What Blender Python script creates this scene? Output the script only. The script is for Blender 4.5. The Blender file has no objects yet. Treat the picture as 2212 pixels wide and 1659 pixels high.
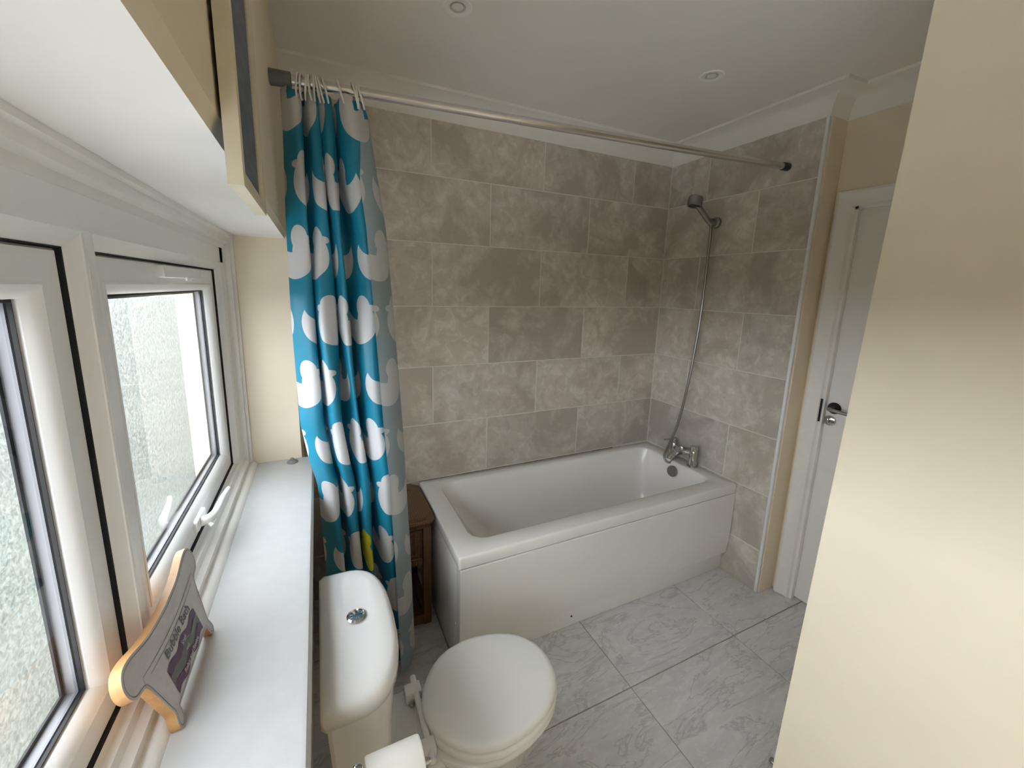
import bpy, bmesh, math, random
from mathutils import Vector, Matrix
random.seed(7)
S = bpy.context.scene
COL = S.collection
PI = math.pi

# ------------------------------------------------------------------ camera
W_, H_ = 2212.0, 1659.0
F_PX, YAW, PITCH, ROLL = 860.93, 0.43256, 0.17835, 0.024386
CAM = Vector((-2.0177, -1.9426, 1.5359))
cy, sy, cp, sp = math.cos(YAW), math.sin(YAW), math.cos(PITCH), math.sin(PITCH)
fwd = Vector((sy*cp, cy*cp, -sp)); rgt = Vector((cy, -sy, 0)); upv = rgt.cross(fwd)
cr, sr = math.cos(ROLL), math.sin(ROLL)
r2 = cr*rgt + sr*upv; u2 = -sr*rgt + cr*upv
cd = bpy.data.cameras.new('camera'); co = bpy.data.objects.new('camera', cd); COL.objects.link(co)
co.matrix_world = Matrix(((r2.x, u2.x, -fwd.x, CAM.x), (r2.y, u2.y, -fwd.y, CAM.y), (r2.z, u2.z, -fwd.z, CAM.z), (0, 0, 0, 1)))
cd.sensor_fit = 'HORIZONTAL'; cd.sensor_width = 36.0; cd.lens = F_PX/W_*36.0
cd.shift_x = 23.31/W_; cd.shift_y = -49.70/W_
cd.clip_start = 0.02
S.camera = co

# ------------------------------------------------------------------ world: plain overcast sky
wd = bpy.data.worlds.new('overcast_sky'); S.world = wd; wd.use_nodes = True
bg = wd.node_tree.nodes['Background']
bg.inputs['Color'].default_value = (0.895, 0.930, 1.0, 1); bg.inputs['Strength'].default_value = 1.0
S.view_settings.view_transform = 'Standard'; S.view_settings.look = 'None'
S.view_settings.gamma = 1.0; S.view_settings.use_curve_mapping = False
S.view_settings.exposure = 3.6
S.cycles.use_denoising = True
S.cycles.max_bounces = 14; S.cycles.diffuse_bounces = 8; S.cycles.transmission_bounces = 10
S.cycles.transparent_max_bounces = 12; S.cycles.sample_clamp_indirect = 8.0
S.cycles.caustics_refractive = True; S.cycles.caustics_reflective = False

# ------------------------------------------------------------------ materials
def srgb(r, g, b):
    f = lambda c: (c/255/12.92) if c/255 <= .04045 else ((c/255+.055)/1.055)**2.4
    return (f(r), f(g), f(b), 1)
class NT:
    def __init__(s, name):
        s.m = bpy.data.materials.new(name); s.m.use_nodes = True
        s.t = s.m.node_tree; s.n = s.t.nodes; s.l = s.t.links
        s.b = s.n['Principled BSDF']; s.out = s.n['Material Output']
    def new(s, typ, **kw):
        n = s.n.new(typ)
        for k, v in kw.items(): setattr(n, k, v)
        return n
    def put(s, sock, v):
        if isinstance(v, (int, float)): sock.default_value = v
        elif isinstance(v, tuple): sock.default_value = v
        else: s.l.new(v, sock)
    def math(s, op, a, b=None, c=None):
        n = s.new('ShaderNodeMath', operation=op)
        s.put(n.inputs[0], a)
        if b is not None: s.put(n.inputs[1], b)
        if c is not None: s.put(n.inputs[2], c)
        return n.outputs[0]
    def mix(s, f, a, b):
        n = s.new('ShaderNodeMix', data_type='RGBA')
        s.put(n.inputs[0], f); s.put(n.inputs[6], a); s.put(n.inputs[7], b)
        return n.outputs[2]
    def noise(s, vec, scale, detail=4, rough=.55, dist=0):
        n = s.new('ShaderNodeTexNoise'); n.inputs['Scale'].default_value = scale
        n.inputs['Detail'].default_value = detail; n.inputs['Roughness'].default_value = rough
        n.inputs['Distortion'].default_value = dist
        if vec is not None: s.l.new(vec, n.inputs['Vector'])
        return n.outputs['Fac']
    def ramp(s, f, stops):
        n = s.new('ShaderNodeValToRGB'); e = n.color_ramp.elements
        while len(e) < len(stops): e.new(.5)
        for q, (p, c) in zip(e, stops): q.position = p; q.color = c if isinstance(c, tuple) else (c, c, c, 1)
        s.put(n.inputs[0], f); return n.outputs[0]
    def bump(s, h, strength, dist=.002):
        n = s.new('ShaderNodeBump'); n.inputs['Strength'].default_value = strength; n.inputs['Distance'].default_value = dist
        s.put(n.inputs['Height'], h); s.l.new(n.outputs[0], s.b.inputs['Normal'])
    def objco(s):
        return s.new('ShaderNodeTexCoord').outputs['Object']
    def gen(s): return s.new('ShaderNodeNewGeometry').outputs['Position']
def simple(name, col, rough=.5, metal=0, coat=0, noise=0.0, nscale=20, bump=0, bscale=200, ior=1.45):
    m = NT(name)
    p = m.gen()
    c = col
    if noise:
        f = m.noise(p, nscale)
        lo = tuple(max(0, x*(1-noise)) for x in col[:3])+(1,); hi = tuple(min(1, x*(1+noise)) for x in col[:3])+(1,)
        c = m.mix(m.ramp(f, [(.3, 0.0), (.7, 1.0)]), lo, hi)
    m.put(m.b.inputs['Base Color'], c)
    m.b.inputs['Roughness'].default_value = rough; m.b.inputs['Metallic'].default_value = metal
    m.b.inputs['Coat Weight'].default_value = coat; m.b.inputs['IOR'].default_value = ior
    if bump: m.bump(m.noise(p, bscale, 3), bump)
    return m.m
MAT = {}
MAT['cream'] = simple('cream_wall_paint', (.80, .71, .55, 1), .62, noise=.02, nscale=6, bump=.12, bscale=60)
MAT['white_paint'] = simple('white_matt_paint', (.90, .885, .875, 1), .6, noise=.015, nscale=8, bump=.08, bscale=70)
MAT['ceiling'] = simple('ceiling_paint', (.84, .82, .79, 1), .7, noise=.015, nscale=3)
MAT['coving'] = simple('coving_paint', (.84, .82, .79, 1), .6)
MAT['upvc'] = simple('white_upvc', (.86, .86, .865, 1), .28, noise=.01)
MAT['gloss_white'] = simple('white_gloss_paint', (.84, .82, .80, 1), .3, noise=.02, nscale=15, bump=.06, bscale=40)
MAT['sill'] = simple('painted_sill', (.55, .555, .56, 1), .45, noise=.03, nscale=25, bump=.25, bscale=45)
MAT['acrylic'] = simple('white_acrylic', (.84, .825, .81, 1), .14, coat=.3)
MAT['panel'] = simple('white_bath_panel', (.84, .825, .81, 1), .22)
MAT['ceramic'] = simple('white_ceramic', (.72, .71, .70, 1), .08, coat=.5)
MAT['seat'] = simple('white_seat_plastic', (.76, .75, .735, 1), .22)
MAT['chrome'] = simple('chrome', (.62, .62, .62, 1), .12, 1)
MAT['brushed'] = simple('satin_steel', (.32, .315, .30, 1), .3, 1)
MAT['pole'] = simple('pole_steel', (.72, .71, .69, 1), .22, 1)
MAT['dark_metal'] = simple('dark_bronze', (.02, .018, .016, 1), .35, .3)
MAT['gasket'] = simple('black_gasket', (.012, .012, .014, 1), .6)
MAT['spacer'] = simple('grey_spacer', (.20, .20, .22, 1), .45, .3)
MAT['grey_plastic'] = simple('grey_plastic', (.14, .14, .15, 1), .35, .3)
MAT['dark_plastic'] = simple('dark_plastic', (.05, .05, .055, 1), .4)
MAT['ring'] = simple('white_ring_plastic', (.80, .79, .76, 1), .4)
MAT['grout'] = simple('pale_grout', (.70, .68, .63, 1), .8, noise=.05, nscale=60)
MAT['floor_grout'] = simple('floor_grout', (.33, .30, .26, 1), .9, noise=.1, nscale=60)
MAT['paper'] = simple('toilet_paper', (.72, .69, .63, 1), .9, noise=.02, nscale=60, bump=.1, bscale=300)
MAT['card'] = simple('brown_card', (.35, .25, .16, 1), .9)
MAT['rubber'] = simple('grey_rubber', (.22, .21, .215, 1), .5)
MAT['sign_face'] = simple('sign_face', (.56, .53, .53, 1), .55, noise=.05, nscale=60)
MAT['sign_line'] = simple('sign_ink_line', (.16, .14, .16, 1), .6)
MAT['sign_text'] = simple('sign_text_grey', (.13, .11, .125, 1), .6)
MAT['sign_purple'] = simple('sign_purple', (.12, .062, .115, 1), .6)
MAT['sign_grey'] = simple('sign_grey', (.17, .165, .165, 1), .6)
MAT['frame_paint'] = simple('picture_frame_cream', (.66, .60, .47, 1), .5, noise=.03, nscale=30)
MAT['frame_grey'] = simple('picture_frame_grey', (.26, .27, .27, 1), .5)
MAT['lamp_glass'] = simple('lamp_glass', (.55, .55, .53, 1), .15)
MAT['pvc_trim'] = simple('white_pvc_trim', (.80, .81, .83, 1), .35)
MAT['bounce_paving'] = simple('bounce_concrete', (.74, .73, .71, 1), .9, noise=.08, nscale=3)  # for the pale slabs added outside to reflect light in
MAT['outside'] = simple('garden_grass', (.036, .040, .030, 1), .9, noise=.3, nscale=1.5)
MAT['mould'] = simple('dark_sealant', (.22, .19, .16, 1), .8, noise=.6, nscale=9)

def wood(name, a, b, scale, axis, rough=.5):
    m = NT(name)
    tc = m.objco(); mp = m.new('ShaderNodeMapping'); m.l.new(tc, mp.inputs[0])
    sc = [scale*6]*3; sc[axis] = scale*.5; mp.inputs['Scale'].default_value = sc
    f = m.noise(mp.outputs[0], 1.0, 6, .6, .6)
    m.put(m.b.inputs['Base Color'], m.mix(m.ramp(f, [(.3, 0.0), (.7, 1.0)]), a, b))
    m.b.inputs['Roughness'].default_value = rough; m.bump(f, .1)
    return m.m
MAT['pine'] = wood('pine_edge', (.52, .27, .10, 1), (.62, .36, .16, 1), 8, 1)
MAT['dark_wood'] = wood('brown_rattan_frame', (.11, .055, .025, 1), (.17, .09, .042, 1), 10, 2, .45)

def tile_mat():
    m = NT('stone_wall_tile')
    oi = m.new('ShaderNodeObjectInfo').outputs['Random']
    p = m.gen()
    off = m.new('ShaderNodeVectorMath', operation='SCALE'); off.inputs[0].default_value = (31, 17, 23); m.l.new(oi, off.inputs['Scale'])
    ad = m.new('ShaderNodeVectorMath', operation='ADD'); m.l.new(p, ad.inputs[0]); m.l.new(off.outputs[0], ad.inputs[1])
    v = ad.outputs[0]
    f1 = m.noise(v, 3.4, 9, .64, .5); f2 = m.noise(v, 15, 6, .68, .8); f3 = m.noise(v, 60, 4, .6)
    c1 = m.mix(m.ramp(f1, [(.42, 0.0), (.52, 1.0)]), (0.447, 0.404, 0.341, 1), (0.573, 0.527, 0.455, 1))
    c2 = m.mix(m.math('MULTIPLY', m.ramp(f2, [(.50, 0.0), (.62, 1.0)]), m.math('MULTIPLY', m.ramp(f1, [(.42, 0.0), (.56, 1.0)]), .95)), c1, (0.706, 0.660, 0.592, 1))
    c3 = m.mix(m.math('MULTIPLY', m.ramp(f2, [(.32, 1.0), (.45, 0.0)]), .50), c2, (0.378, 0.330, 0.267, 1))
    c4 = m.mix(m.math('MULTIPLY', f3, .18), c3, (0.416, 0.375, 0.312, 1))
    tint = m.mix(oi, (.96, .97, 1.01, 1), (1.07, 1.07, 1.09, 1))
    mu = m.new('ShaderNodeMix', data_type='RGBA', blend_type='MULTIPLY'); mu.inputs[0].default_value = 1
    m.l.new(c4, mu.inputs[6]); m.l.new(tint, mu.inputs[7])
    m.put(m.b.inputs['Base Color'], mu.outputs[2])
    m.b.inputs['Roughness'].default_value = .42
    m.bump(m.math('ADD', f2, m.math('MULTIPLY', f3, .5)), .10, .002)
    return m.m
MAT['wall_tile'] = tile_mat()
def floor_mat():
    m = NT('grey_slate_floor_tile')
    oi = m.new('ShaderNodeObjectInfo').outputs['Random']
    p = m.gen()
    off = m.new('ShaderNodeVectorMath', operation='SCALE'); off.inputs[0].default_value = (13, 29, 0); m.l.new(oi, off.inputs['Scale'])
    ad = m.new('ShaderNodeVectorMath', operation='ADD'); m.l.new(p, ad.inputs[0]); m.l.new(off.outputs[0], ad.inputs[1])
    mp = m.new('ShaderNodeMapping'); m.l.new(ad.outputs[0], mp.inputs[0])
    mp.inputs['Rotation'].default_value = (0, 0, math.radians(-48)); mp.inputs['Scale'].default_value = (1.0, 3.6, 1)
    v = mp.outputs[0]
    f1 = m.noise(v, 3.0, 8, .62, 1.2); f2 = m.noise(v, 9, 8, .7, 2.2); f3 = m.noise(ad.outputs[0], 45, 4, .6)
    c1 = m.mix(m.ramp(f1, [(.35, 0.0), (.65, 1.0)]), (.55, .545, .55, 1), (.67, .66, .66, 1))
    c2 = m.mix(m.math('MULTIPLY', m.ramp(f2, [(.50, 0.0), (.64, 1.0)]), .55), c1, (.78, .765, .75, 1))
    vein = m.math('ABSOLUTE', m.math('SUBTRACT', m.noise(v, 1.8, 5, .6, 1.8), .5))
    c3 = m.mix(m.math('MULTIPLY', m.ramp(vein, [(.0, 1.0), (.022, 0.0)]), .70), c2, (.38, .375, .38, 1))
    c4 = m.mix(m.math('MULTIPLY', f3, .2), c3, (.58, .575, .58, 1))
    m.put(m.b.inputs['Base Color'], c4)
    m.put(m.b.inputs['Roughness'], m.ramp(f2, [(.3, .34), (.7, .5)]))
    m.bump(f2, .18, .003)
    return m.m
MAT['floor_tile'] = floor_mat()

def wicker_mat():
    m = NT('woven_rattan')
    p = m.gen()
    w1 = m.new('ShaderNodeTexWave', wave_type='BANDS', bands_direction='Y'); w1.inputs['Scale'].default_value = 60; w1.inputs['Distortion'].default_value = 1.5
    w2 = m.new('ShaderNodeTexWave', wave_type='BANDS', bands_direction='X'); w2.inputs['Scale'].default_value = 28; w2.inputs['Distortion'].default_value = 1.5
    m.l.new(p, w1.inputs[0]); m.l.new(p, w2.inputs[0])
    h = m.math('MULTIPLY', w1.outputs['Fac'], m.math('ADD', m.math('MULTIPLY', w2.outputs['Fac'], .6), .4))
    f = m.noise(p, 30, 4)
    c = m.mix(h, (.075, .035, .014, 1), (.27, .15, .066, 1))
    c = m.mix(m.math('MULTIPLY', f, .35), c, (.15, .08, .035, 1))
    m.put(m.b.inputs['Base Color'], c); m.b.inputs['Roughness'].default_value = .42
    m.bump(h, .7, .004)
    return m.m
MAT['wicker'] = wicker_mat()

def glass_clear():
    m = NT('clear_window_glass')
    m.n.remove(m.b)
    ge = m.new('ShaderNodeNewGeometry'); dt = m.new('ShaderNodeVectorMath', operation='DOT_PRODUCT')
    m.l.new(ge.outputs['Incoming'], dt.inputs[0]); m.l.new(ge.outputs['Normal'], dt.inputs[1])
    om = m.math('SUBTRACT', 1.0, m.math('ABSOLUTE', dt.outputs['Value']))
    fres = m.math('ADD', .04, m.math('MULTIPLY', m.math('POWER', om, 5.0), .96))
    tr = m.new('ShaderNodeBsdfTransparent'); tr.inputs[0].default_value = (.96, .98, .97, 1)
    gl = m.new('ShaderNodeBsdfGlossy'); gl.inputs['Roughness'].default_value = .015; gl.inputs[0].default_value = (1, 1, 1, 1)
    mx = m.new('ShaderNodeMixShader'); m.l.new(fres, mx.inputs[0]); m.l.new(tr.outputs[0], mx.inputs[1]); m.l.new(gl.outputs[0], mx.inputs[2])
    m.l.new(mx.outputs[0], m.out.inputs[0]); return m.m
def glass_frost():
    m = NT('obscured_window_glass')
    m.n.remove(m.b)
    p = m.gen(); f = m.noise(p, 150, 3, .65, .8)
    c = m.mix(m.ramp(f, [(.35, 0.0), (.65, 1.0)]), (.50, .51, .49, 1), (1, 1, 1, 1))
    tl = m.new('ShaderNodeBsdfTranslucent'); m.put(tl.inputs[0], m.mix(.5, c, (.92, .93, .91, 1)))
    tr = m.new('ShaderNodeBsdfTransparent'); m.put(tr.inputs[0], c)
    m2 = m.new('ShaderNodeMixShader'); m2.inputs[0].default_value = .045; m.l.new(tr.outputs[0], m2.inputs[1]); m.l.new(tl.outputs[0], m2.inputs[2])
    m.l.new(m2.outputs[0], m.out.inputs[0]); return m.m
MAT['glass'] = glass_clear(); MAT['frost'] = glass_frost()

def canvas_mat():
    m = NT('blue_grey_painting')
    tc = m.objco(); mp = m.new('ShaderNodeMapping'); m.l.new(tc, mp.inputs[0]); mp.inputs['Scale'].default_value = (1, 5, 22)
    f = m.noise(mp.outputs[0], 3, 6, .65, .5); g = m.noise(tc, 5, 3)
    c = m.mix(m.ramp(f, [(.3, 0.0), (.7, 1.0)]), (.055, .075, .115, 1), (.15, .18, .22, 1))
    c = m.mix(m.ramp(g, [(.5, 0.0), (.7, .8)]), c, (.05, .075, .20, 1))
    m.put(m.b.inputs['Base Color'], c); m.b.inputs['Roughness'].default_value = .5
    return m.m
MAT['canvas'] = canvas_mat()

YELLOW_UV = (0.70, 0.63)
def curtain_mat():
    m = NT('duck_print_curtain')
    uv = m.new('ShaderNodeUVMap').outputs[0]
    sx = m.new('ShaderNodeSeparateXYZ'); m.l.new(uv, sx.inputs[0])
    CU, CV = .185, .208
    v = m.math('DIVIDE', m.math('SUBTRACT', sx.outputs[1], .07), CV)
    row = m.math('FLOOR', v); fv = m.math('SUBTRACT', m.math('SUBTRACT', v, row), .5)
    par = m.math('MULTIPLY', m.math('FRACT', m.math('MULTIPLY', row, .5)), 1.0)
    u = m.math('ADD', m.math('DIVIDE', sx.outputs[0], CU), par)
    colm = m.math('FLOOR', u); fu = m.math('SUBTRACT', m.math('SUBTRACT', u, colm), .5)
    cv = m.new('ShaderNodeCombineXYZ'); m.l.new(colm, cv.inputs[0]); m.l.new(row, cv.inputs[1]); cv.inputs[2].default_value = 3.7
    wn = m.new('ShaderNodeTexWhiteNoise', noise_dimensions='3D'); m.l.new(cv.outputs[0], wn.inputs['Vector'])
    sgn = m.math('SUBTRACT', m.math('MULTIPLY', m.math('GREATER_THAN', wn.outputs['Value'], .5), 2.0), 1.0)
    x = m.math('MULTIPLY', fu, sgn); y = fv
    ang = m.math('MULTIPLY', m.math('SUBTRACT', wn.outputs['Value'], .5), .3)
    def ell(cx, cy_, rx, ry):
        a = m.math('DIVIDE', m.math('SUBTRACT', x, cx), rx); b = m.math('DIVIDE', m.math('SUBTRACT', y, cy_), ry)
        return m.math('ADD', m.math('MULTIPLY', a, a), m.math('MULTIPLY', b, b))
    lt = lambda e: m.math('LESS_THAN', e, 1.0)
    body = lt(ell(0, -.03, .40, .35)); cut = m.math('GREATER_THAN', ell(-.06, .30, .30, .29), 1.0)
    bd = m.math('MULTIPLY', body, cut)
    head = lt(ell(.13, .22, .17, .175)); neck = lt(ell(.15, .03, .17, .16)); beak = lt(ell(.30, .20, .13, .055))
    duck = m.math('MAXIMUM', m.math('MAXIMUM', bd, head), m.math('MAXIMUM', neck, beak))
    yid = m.math('MULTIPLY', m.math('COMPARE', colm, float(YC[0]), .1), m.math('COMPARE', row, float(YC[1]), .1))
    p = m.gen(); nz = m.noise(p, 9, 3)
    white = m.mix(yid, (.58, .58, .60, 1), (.56, .54, .02, 1))
    blue = m.mix(nz, (.008, .185, .300, 1), (.012, .235, .375, 1))
    front = m.mix(duck, blue, white)
    back = m.mix(duck, (.27, .34, .37, 1), (.52, .53, .53, 1))
    bf = m.new('ShaderNodeNewGeometry').outputs['Backfacing']
    c = m.mix(bf, front, back)
    m.put(m.b.inputs['Base Color'], c); m.b.inputs['Roughness'].default_value = .38
    m.bump(m.noise(p, 40, 3), .08, .004)
    tl = m.new('ShaderNodeBsdfTranslucent'); m.l.new(c, tl.inputs[0])
    mx = m.new('ShaderNodeMixShader'); mx.inputs[0].default_value = .12
    m.l.new(m.b.outputs[0], mx.inputs[1]); m.l.new(tl.outputs[0], mx.inputs[2]); m.l.new(mx.outputs[0], m.out.inputs[0])
    return m.m

# ------------------------------------------------------------------ mesh helpers
def tag(o, label=None, cat=None, group=None, kind=None):
    if label: o['label'] = label
    if cat: o['category'] = cat
    if group: o['group'] = group
    if kind: o['kind'] = kind
    return o
def empty(name, loc=(0, 0, 0)):
    o = bpy.data.objects.new(name, None); COL.objects.link(o); o.location = loc; o.empty_display_size = .05
    return o
def link(name, me, mat, parent=None, smooth=False):
    o = bpy.data.objects.new(name, me); COL.objects.link(o)
    mats = mat if isinstance(mat, (list, tuple)) else [mat]
    for x in mats: me.materials.append(MAT[x] if isinstance(x, str) else x)
    if parent is not None:
        o.parent = parent; o.matrix_parent_inverse = Matrix.Translation(-Vector(parent.location))
    if smooth:
        for p in me.polygons: p.use_smooth = True
    return o
def recalc(me):
    bm = bmesh.new(); bm.from_mesh(me); bmesh.ops.recalc_face_normals(bm, faces=bm.faces); bm.to_mesh(me); bm.free()
def meshobj(name, verts, faces, mat, parent=None, smooth=False, fix=True):
    me = bpy.data.meshes.new(name); me.from_pydata([tuple(v) for v in verts], [], faces); me.update()
    if fix: recalc(me)
    return link(name, me, mat, parent, smooth)
def smooth_by_angle(o, deg=35):
    me = o.data
    for p in me.polygons: p.use_smooth = True
    bm = bmesh.new(); bm.from_mesh(me)
    for e in bm.edges:
        if len(e.link_faces) == 2 and e.calc_face_angle(0) > math.radians(deg): e.smooth = False
    bm.to_mesh(me); bm.free()
def boxbm(bm, x0, x1, y0, y1, z0, z1):
    vs = [bm.verts.new((x, y, z)) for x in (x0, x1) for y in (y0, y1) for z in (z0, z1)]
    for f in ((0, 1, 3, 2), (4, 6, 7, 5), (0, 4, 5, 1), (2, 3, 7, 6), (0, 2, 6, 4), (1, 5, 7, 3)):
        bm.faces.new([vs[i] for i in f])
    return vs
def box(name, x0, x1, y0, y1, z0, z1, mat, parent=None, bevel=0, seg=2):
    bm = bmesh.new(); boxbm(bm, x0, x1, y0, y1, z0, z1)
    bmesh.ops.recalc_face_normals(bm, faces=bm.faces)
    if bevel:
        bmesh.ops.bevel(bm, geom=bm.edges[:], offset=bevel, segments=seg, profile=.5, affect='EDGES')
    me = bpy.data.meshes.new(name); bm.to_mesh(me); bm.free()
    o = link(name, me, mat, parent)
    if bevel: smooth_by_angle(o, 40)
    return o
def boxes(name, lst, mat, parent=None, bevel=0):
    bm = bmesh.new()
    for b in lst: boxbm(bm, *b)
    bmesh.ops.recalc_face_normals(bm, faces=bm.faces)
    if bevel: bmesh.ops.bevel(bm, geom=bm.edges[:], offset=bevel, segments=1, affect='EDGES')
    me = bpy.data.meshes.new(name); bm.to_mesh(me); bm.free()
    return link(name, me, mat, parent)
def loft(name, loops, mat, parent=None, cap0=True, cap1=True, closed=True, smooth=35):
    n = len(loops[0]); vs = [p for l in loops for p in l]; fs = []
    for i in range(len(loops)-1):
        for j in range(n if closed else n-1):
            k = (j+1) % n
            fs.append((i*n+j, i*n+k, (i+1)*n+k, (i+1)*n+j))
    if cap0: fs.append(tuple(range(n)))
    if cap1: fs.append(tuple(range((len(loops)-1)*n, len(loops)*n)))
    o = meshobj(name, vs, fs, mat, parent)
    if smooth: smooth_by_angle(o, smooth)
    return o
def frame_axes(d):
    d = d.normalized(); a = Vector((0, 0, 1)) if abs(d.z) < .9 else Vector((1, 0, 0))
    u = d.cross(a).normalized(); return u, d.cross(u).normalized()
def tube(name, pts, r, mat, parent=None, n=14, caps=True):
    pts = [Vector(p) for p in pts]; rs = r if isinstance(r, (list, tuple)) else [r]*len(pts)
    loops = []; u = None
    for i, p in enumerate(pts):
        d = (pts[min(i+1, len(pts)-1)]-pts[max(i-1, 0)]).normalized()
        if u is None: u, w = frame_axes(d)
        else:
            u = (u-d*u.dot(d)).normalized(); w = d.cross(u).normalized()
        loops.append([p+(u*math.cos(2*PI*k/n)+w*math.sin(2*PI*k/n))*rs[i] for k in range(n)])
    return loft(name, loops, mat, parent, caps, caps)
def spline(pts, per=8):
    pts = [Vector(p) for p in pts]; out = []
    for i in range(len(pts)-1):
        p0, p1, p2, p3 = pts[max(i-1, 0)], pts[i], pts[i+1], pts[min(i+2, len(pts)-1)]
        for k in range(per):
            t = k/per
            out.append(.5*((2*p1)+(p2-p0)*t+(2*p0-5*p1+4*p2-p3)*t*t+(3*p1-p0-3*p2+p3)*t**3))
    out.append(pts[-1]); return out
def lathe(name, prof, mat, origin, axis=(0, 0, 1), parent=None, n=28):
    """prof: (radius, distance along axis); radius 0 ends are made tiny"""
    o = Vector(origin); d = Vector(axis).normalized(); u, w = frame_axes(d)
    loops = [[o+d*h+(u*math.cos(2*PI*k/n)+w*math.sin(2*PI*k/n))*max(r, 1e-4) for k in range(n)] for r, h in prof]
    return loft(name, loops, mat, parent)
def rrect(x0, x1, y0, y1, r, z, n=8):
    """rounded rectangle; r one radius or (r at x0 end, r at x1 end)"""
    ra, rb = r if isinstance(r, tuple) else (r, r); out = []
    for (cx, cy_, a0, rr) in ((x1-rb, y1-rb, 0, rb), (x0+ra, y1-ra, 90, ra), (x0+ra, y0+ra, 180, ra), (x1-rb, y0+rb, 270, rb)):
        for k in range(n+1):
            a = math.radians(a0+90*k/n); out.append(Vector((cx+rr*math.cos(a), cy_+rr*math.sin(a), z)))
    return out
def rectframe(name, y0, y1, z0, z1, prof, mat, parent, closed=True):
    """mitred rectangular frame in the window plane: prof = (inset from the rectangle, x)"""
    loops = [[Vector((x, y0+d, z0+d)), Vector((x, y1-d, z0+d)), Vector((x, y1-d, z1-d)), Vector((x, y0+d, z1-d))] for d, x in prof]
    if closed: loops = loops+[loops[0]]
    n = 4; vs = [p for l in loops[:-1] for p in l] if closed else [p for l in loops for p in l]; m = len(prof); fs = []
    for i in range(m if closed else m-1):
        for j in range(4):
            k = (j+1) % 4; i2 = (i+1) % m
            fs.append((i*n+j, i*n+k, i2*n+k, i2*n+j))
    o = meshobj(name, vs, fs, mat, parent); smooth_by_angle(o, 28); return o

# ------------------------------------------------------------------ dimensions of the room
XW, ZC = -2.1067, 2.39           # window wall plane, ceiling
Z1, TP = .838, .303            # first tile joint above the bath, tile pitch
WY0, WY1, WZ0, WZ1 = -4.08, -.225, 0.8435, 1.6995   # window opening, near end extended out of view to add light
XDW, YRET = .125, -.842        # door wall plane, return plane
YP = -1.45                     # far end of the partition

# ================================================================== SETTING
# floor slab + floor tiles
floor = box('floor', -2.5, .3, -4.4, .12, -.06, -.0035, 'floor_grout')
tag(floor, 'grey slate-look tiled bathroom floor with dark grout', 'floor', kind='structure')
FX, FY, FW = -.968, -.9685, .6084
xs = [-2.12]+[FX+FW*k for k in (-1, 0, 1)]+[.249]
ys = [FY+FW*k for k in (-5, -4, -3, -2, -1, 0, 1)]+[.0]
def slab(name, x0, x1, y0, y1, z0, z1, axis, sgn, ch, mat, parent):
    """tile: box whose face towards sgn*axis is chamfered by ch"""
    lo = [x0, y0, z0]; hi = [x1, y1, z1]
    a, b = [i for i in range(3) if i != axis]
    face = hi[axis] if sgn > 0 else lo[axis]; back = lo[axis] if sgn > 0 else hi[axis]
    vs = []
    for lev, ins in ((back, 0), (face-sgn*ch, 0), (face, ch)):
        for (p, q) in ((lo[a]+ins, lo[b]+ins), (hi[a]-ins, lo[b]+ins), (hi[a]-ins, hi[b]-ins), (lo[a]+ins, hi[b]-ins)):
            v = [0, 0, 0]; v[axis] = lev; v[a] = p; v[b] = q; vs.append(v)
    fs = [(0, 1, 2, 3), (8, 9, 10, 11)]+[(l*4+j, l*4+(j+1) % 4, (l+1)*4+(j+1) % 4, (l+1)*4+j) for l in (0, 1) for j in range(4)]
    return meshobj(name, vs, fs, mat, parent)
g = .0022
for i in range(len(xs)-1):
    for j in range(len(ys)-1):
        slab('floor_tile', xs[i]+g, xs[i+1]-g, ys[j]+g, ys[j+1]-g, -.012, 0, 2, 1, .0012, 'floor_tile', floor)

# tiled back wall
wb = box('wall_back', -2.45, .14, .0012, .14, -.05, ZC+.05, 'grout')
tag(wb, 'back wall clad in beige-grey stone-look tiles above the bath', 'wall', kind='structure')
rows = [(-.07, .232-.003)]+[(Z1+TP*k, Z1+TP*(k+1)) for k in range(-2, 4)]+[(Z1+TP*4, 2.33)]
g = .0027
for ri, (za, zb) in enumerate(rows):
    k = ri-3           # row index: 0 is the row between joint 0 and joint 1
    j0 = -.593 if k % 2 else -.290
    edges = [0.0]; x = j0
    while x > -2.10: edges.append(x); x -= 2*TP
    edges.append(-2.12)
    for a, b in zip(edges[:-1], edges[1:]):
        slab('wall_tile', b+g, a-g, 0, .008, max(za, -.005)+g, zb-g, 1, -1, .0012, 'wall_tile', wb)
# tiled tap wall
wr = box('wall_right', .0012, XDW, -.832, .1, -.05, ZC+.05, 'grout')
tag(wr, 'short tiled end wall carrying the shower and bath taps', 'wall', kind='structure')
for ri, (za, zb) in enumerate(rows):
    k = ri-3
    j0 = -.570 if k % 2 else -.267
    edges = [-.0005, j0, -.824]
    for a, b in zip(edges[:-1], edges[1:]):
        slab('wall_tile', 0, .008, b+g, a-g, max(za, -.005)+g, zb-g, 0, -1, .0012, 'wall_tile', wr)
tr = box('trim_1', -.004, .012, -.837, -.824, 0, 2.30, 'pvc_trim', bevel=.004)
tag(tr, 'white plastic edge strip finishing the tiled end wall', 'trim', kind='structure')
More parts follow.
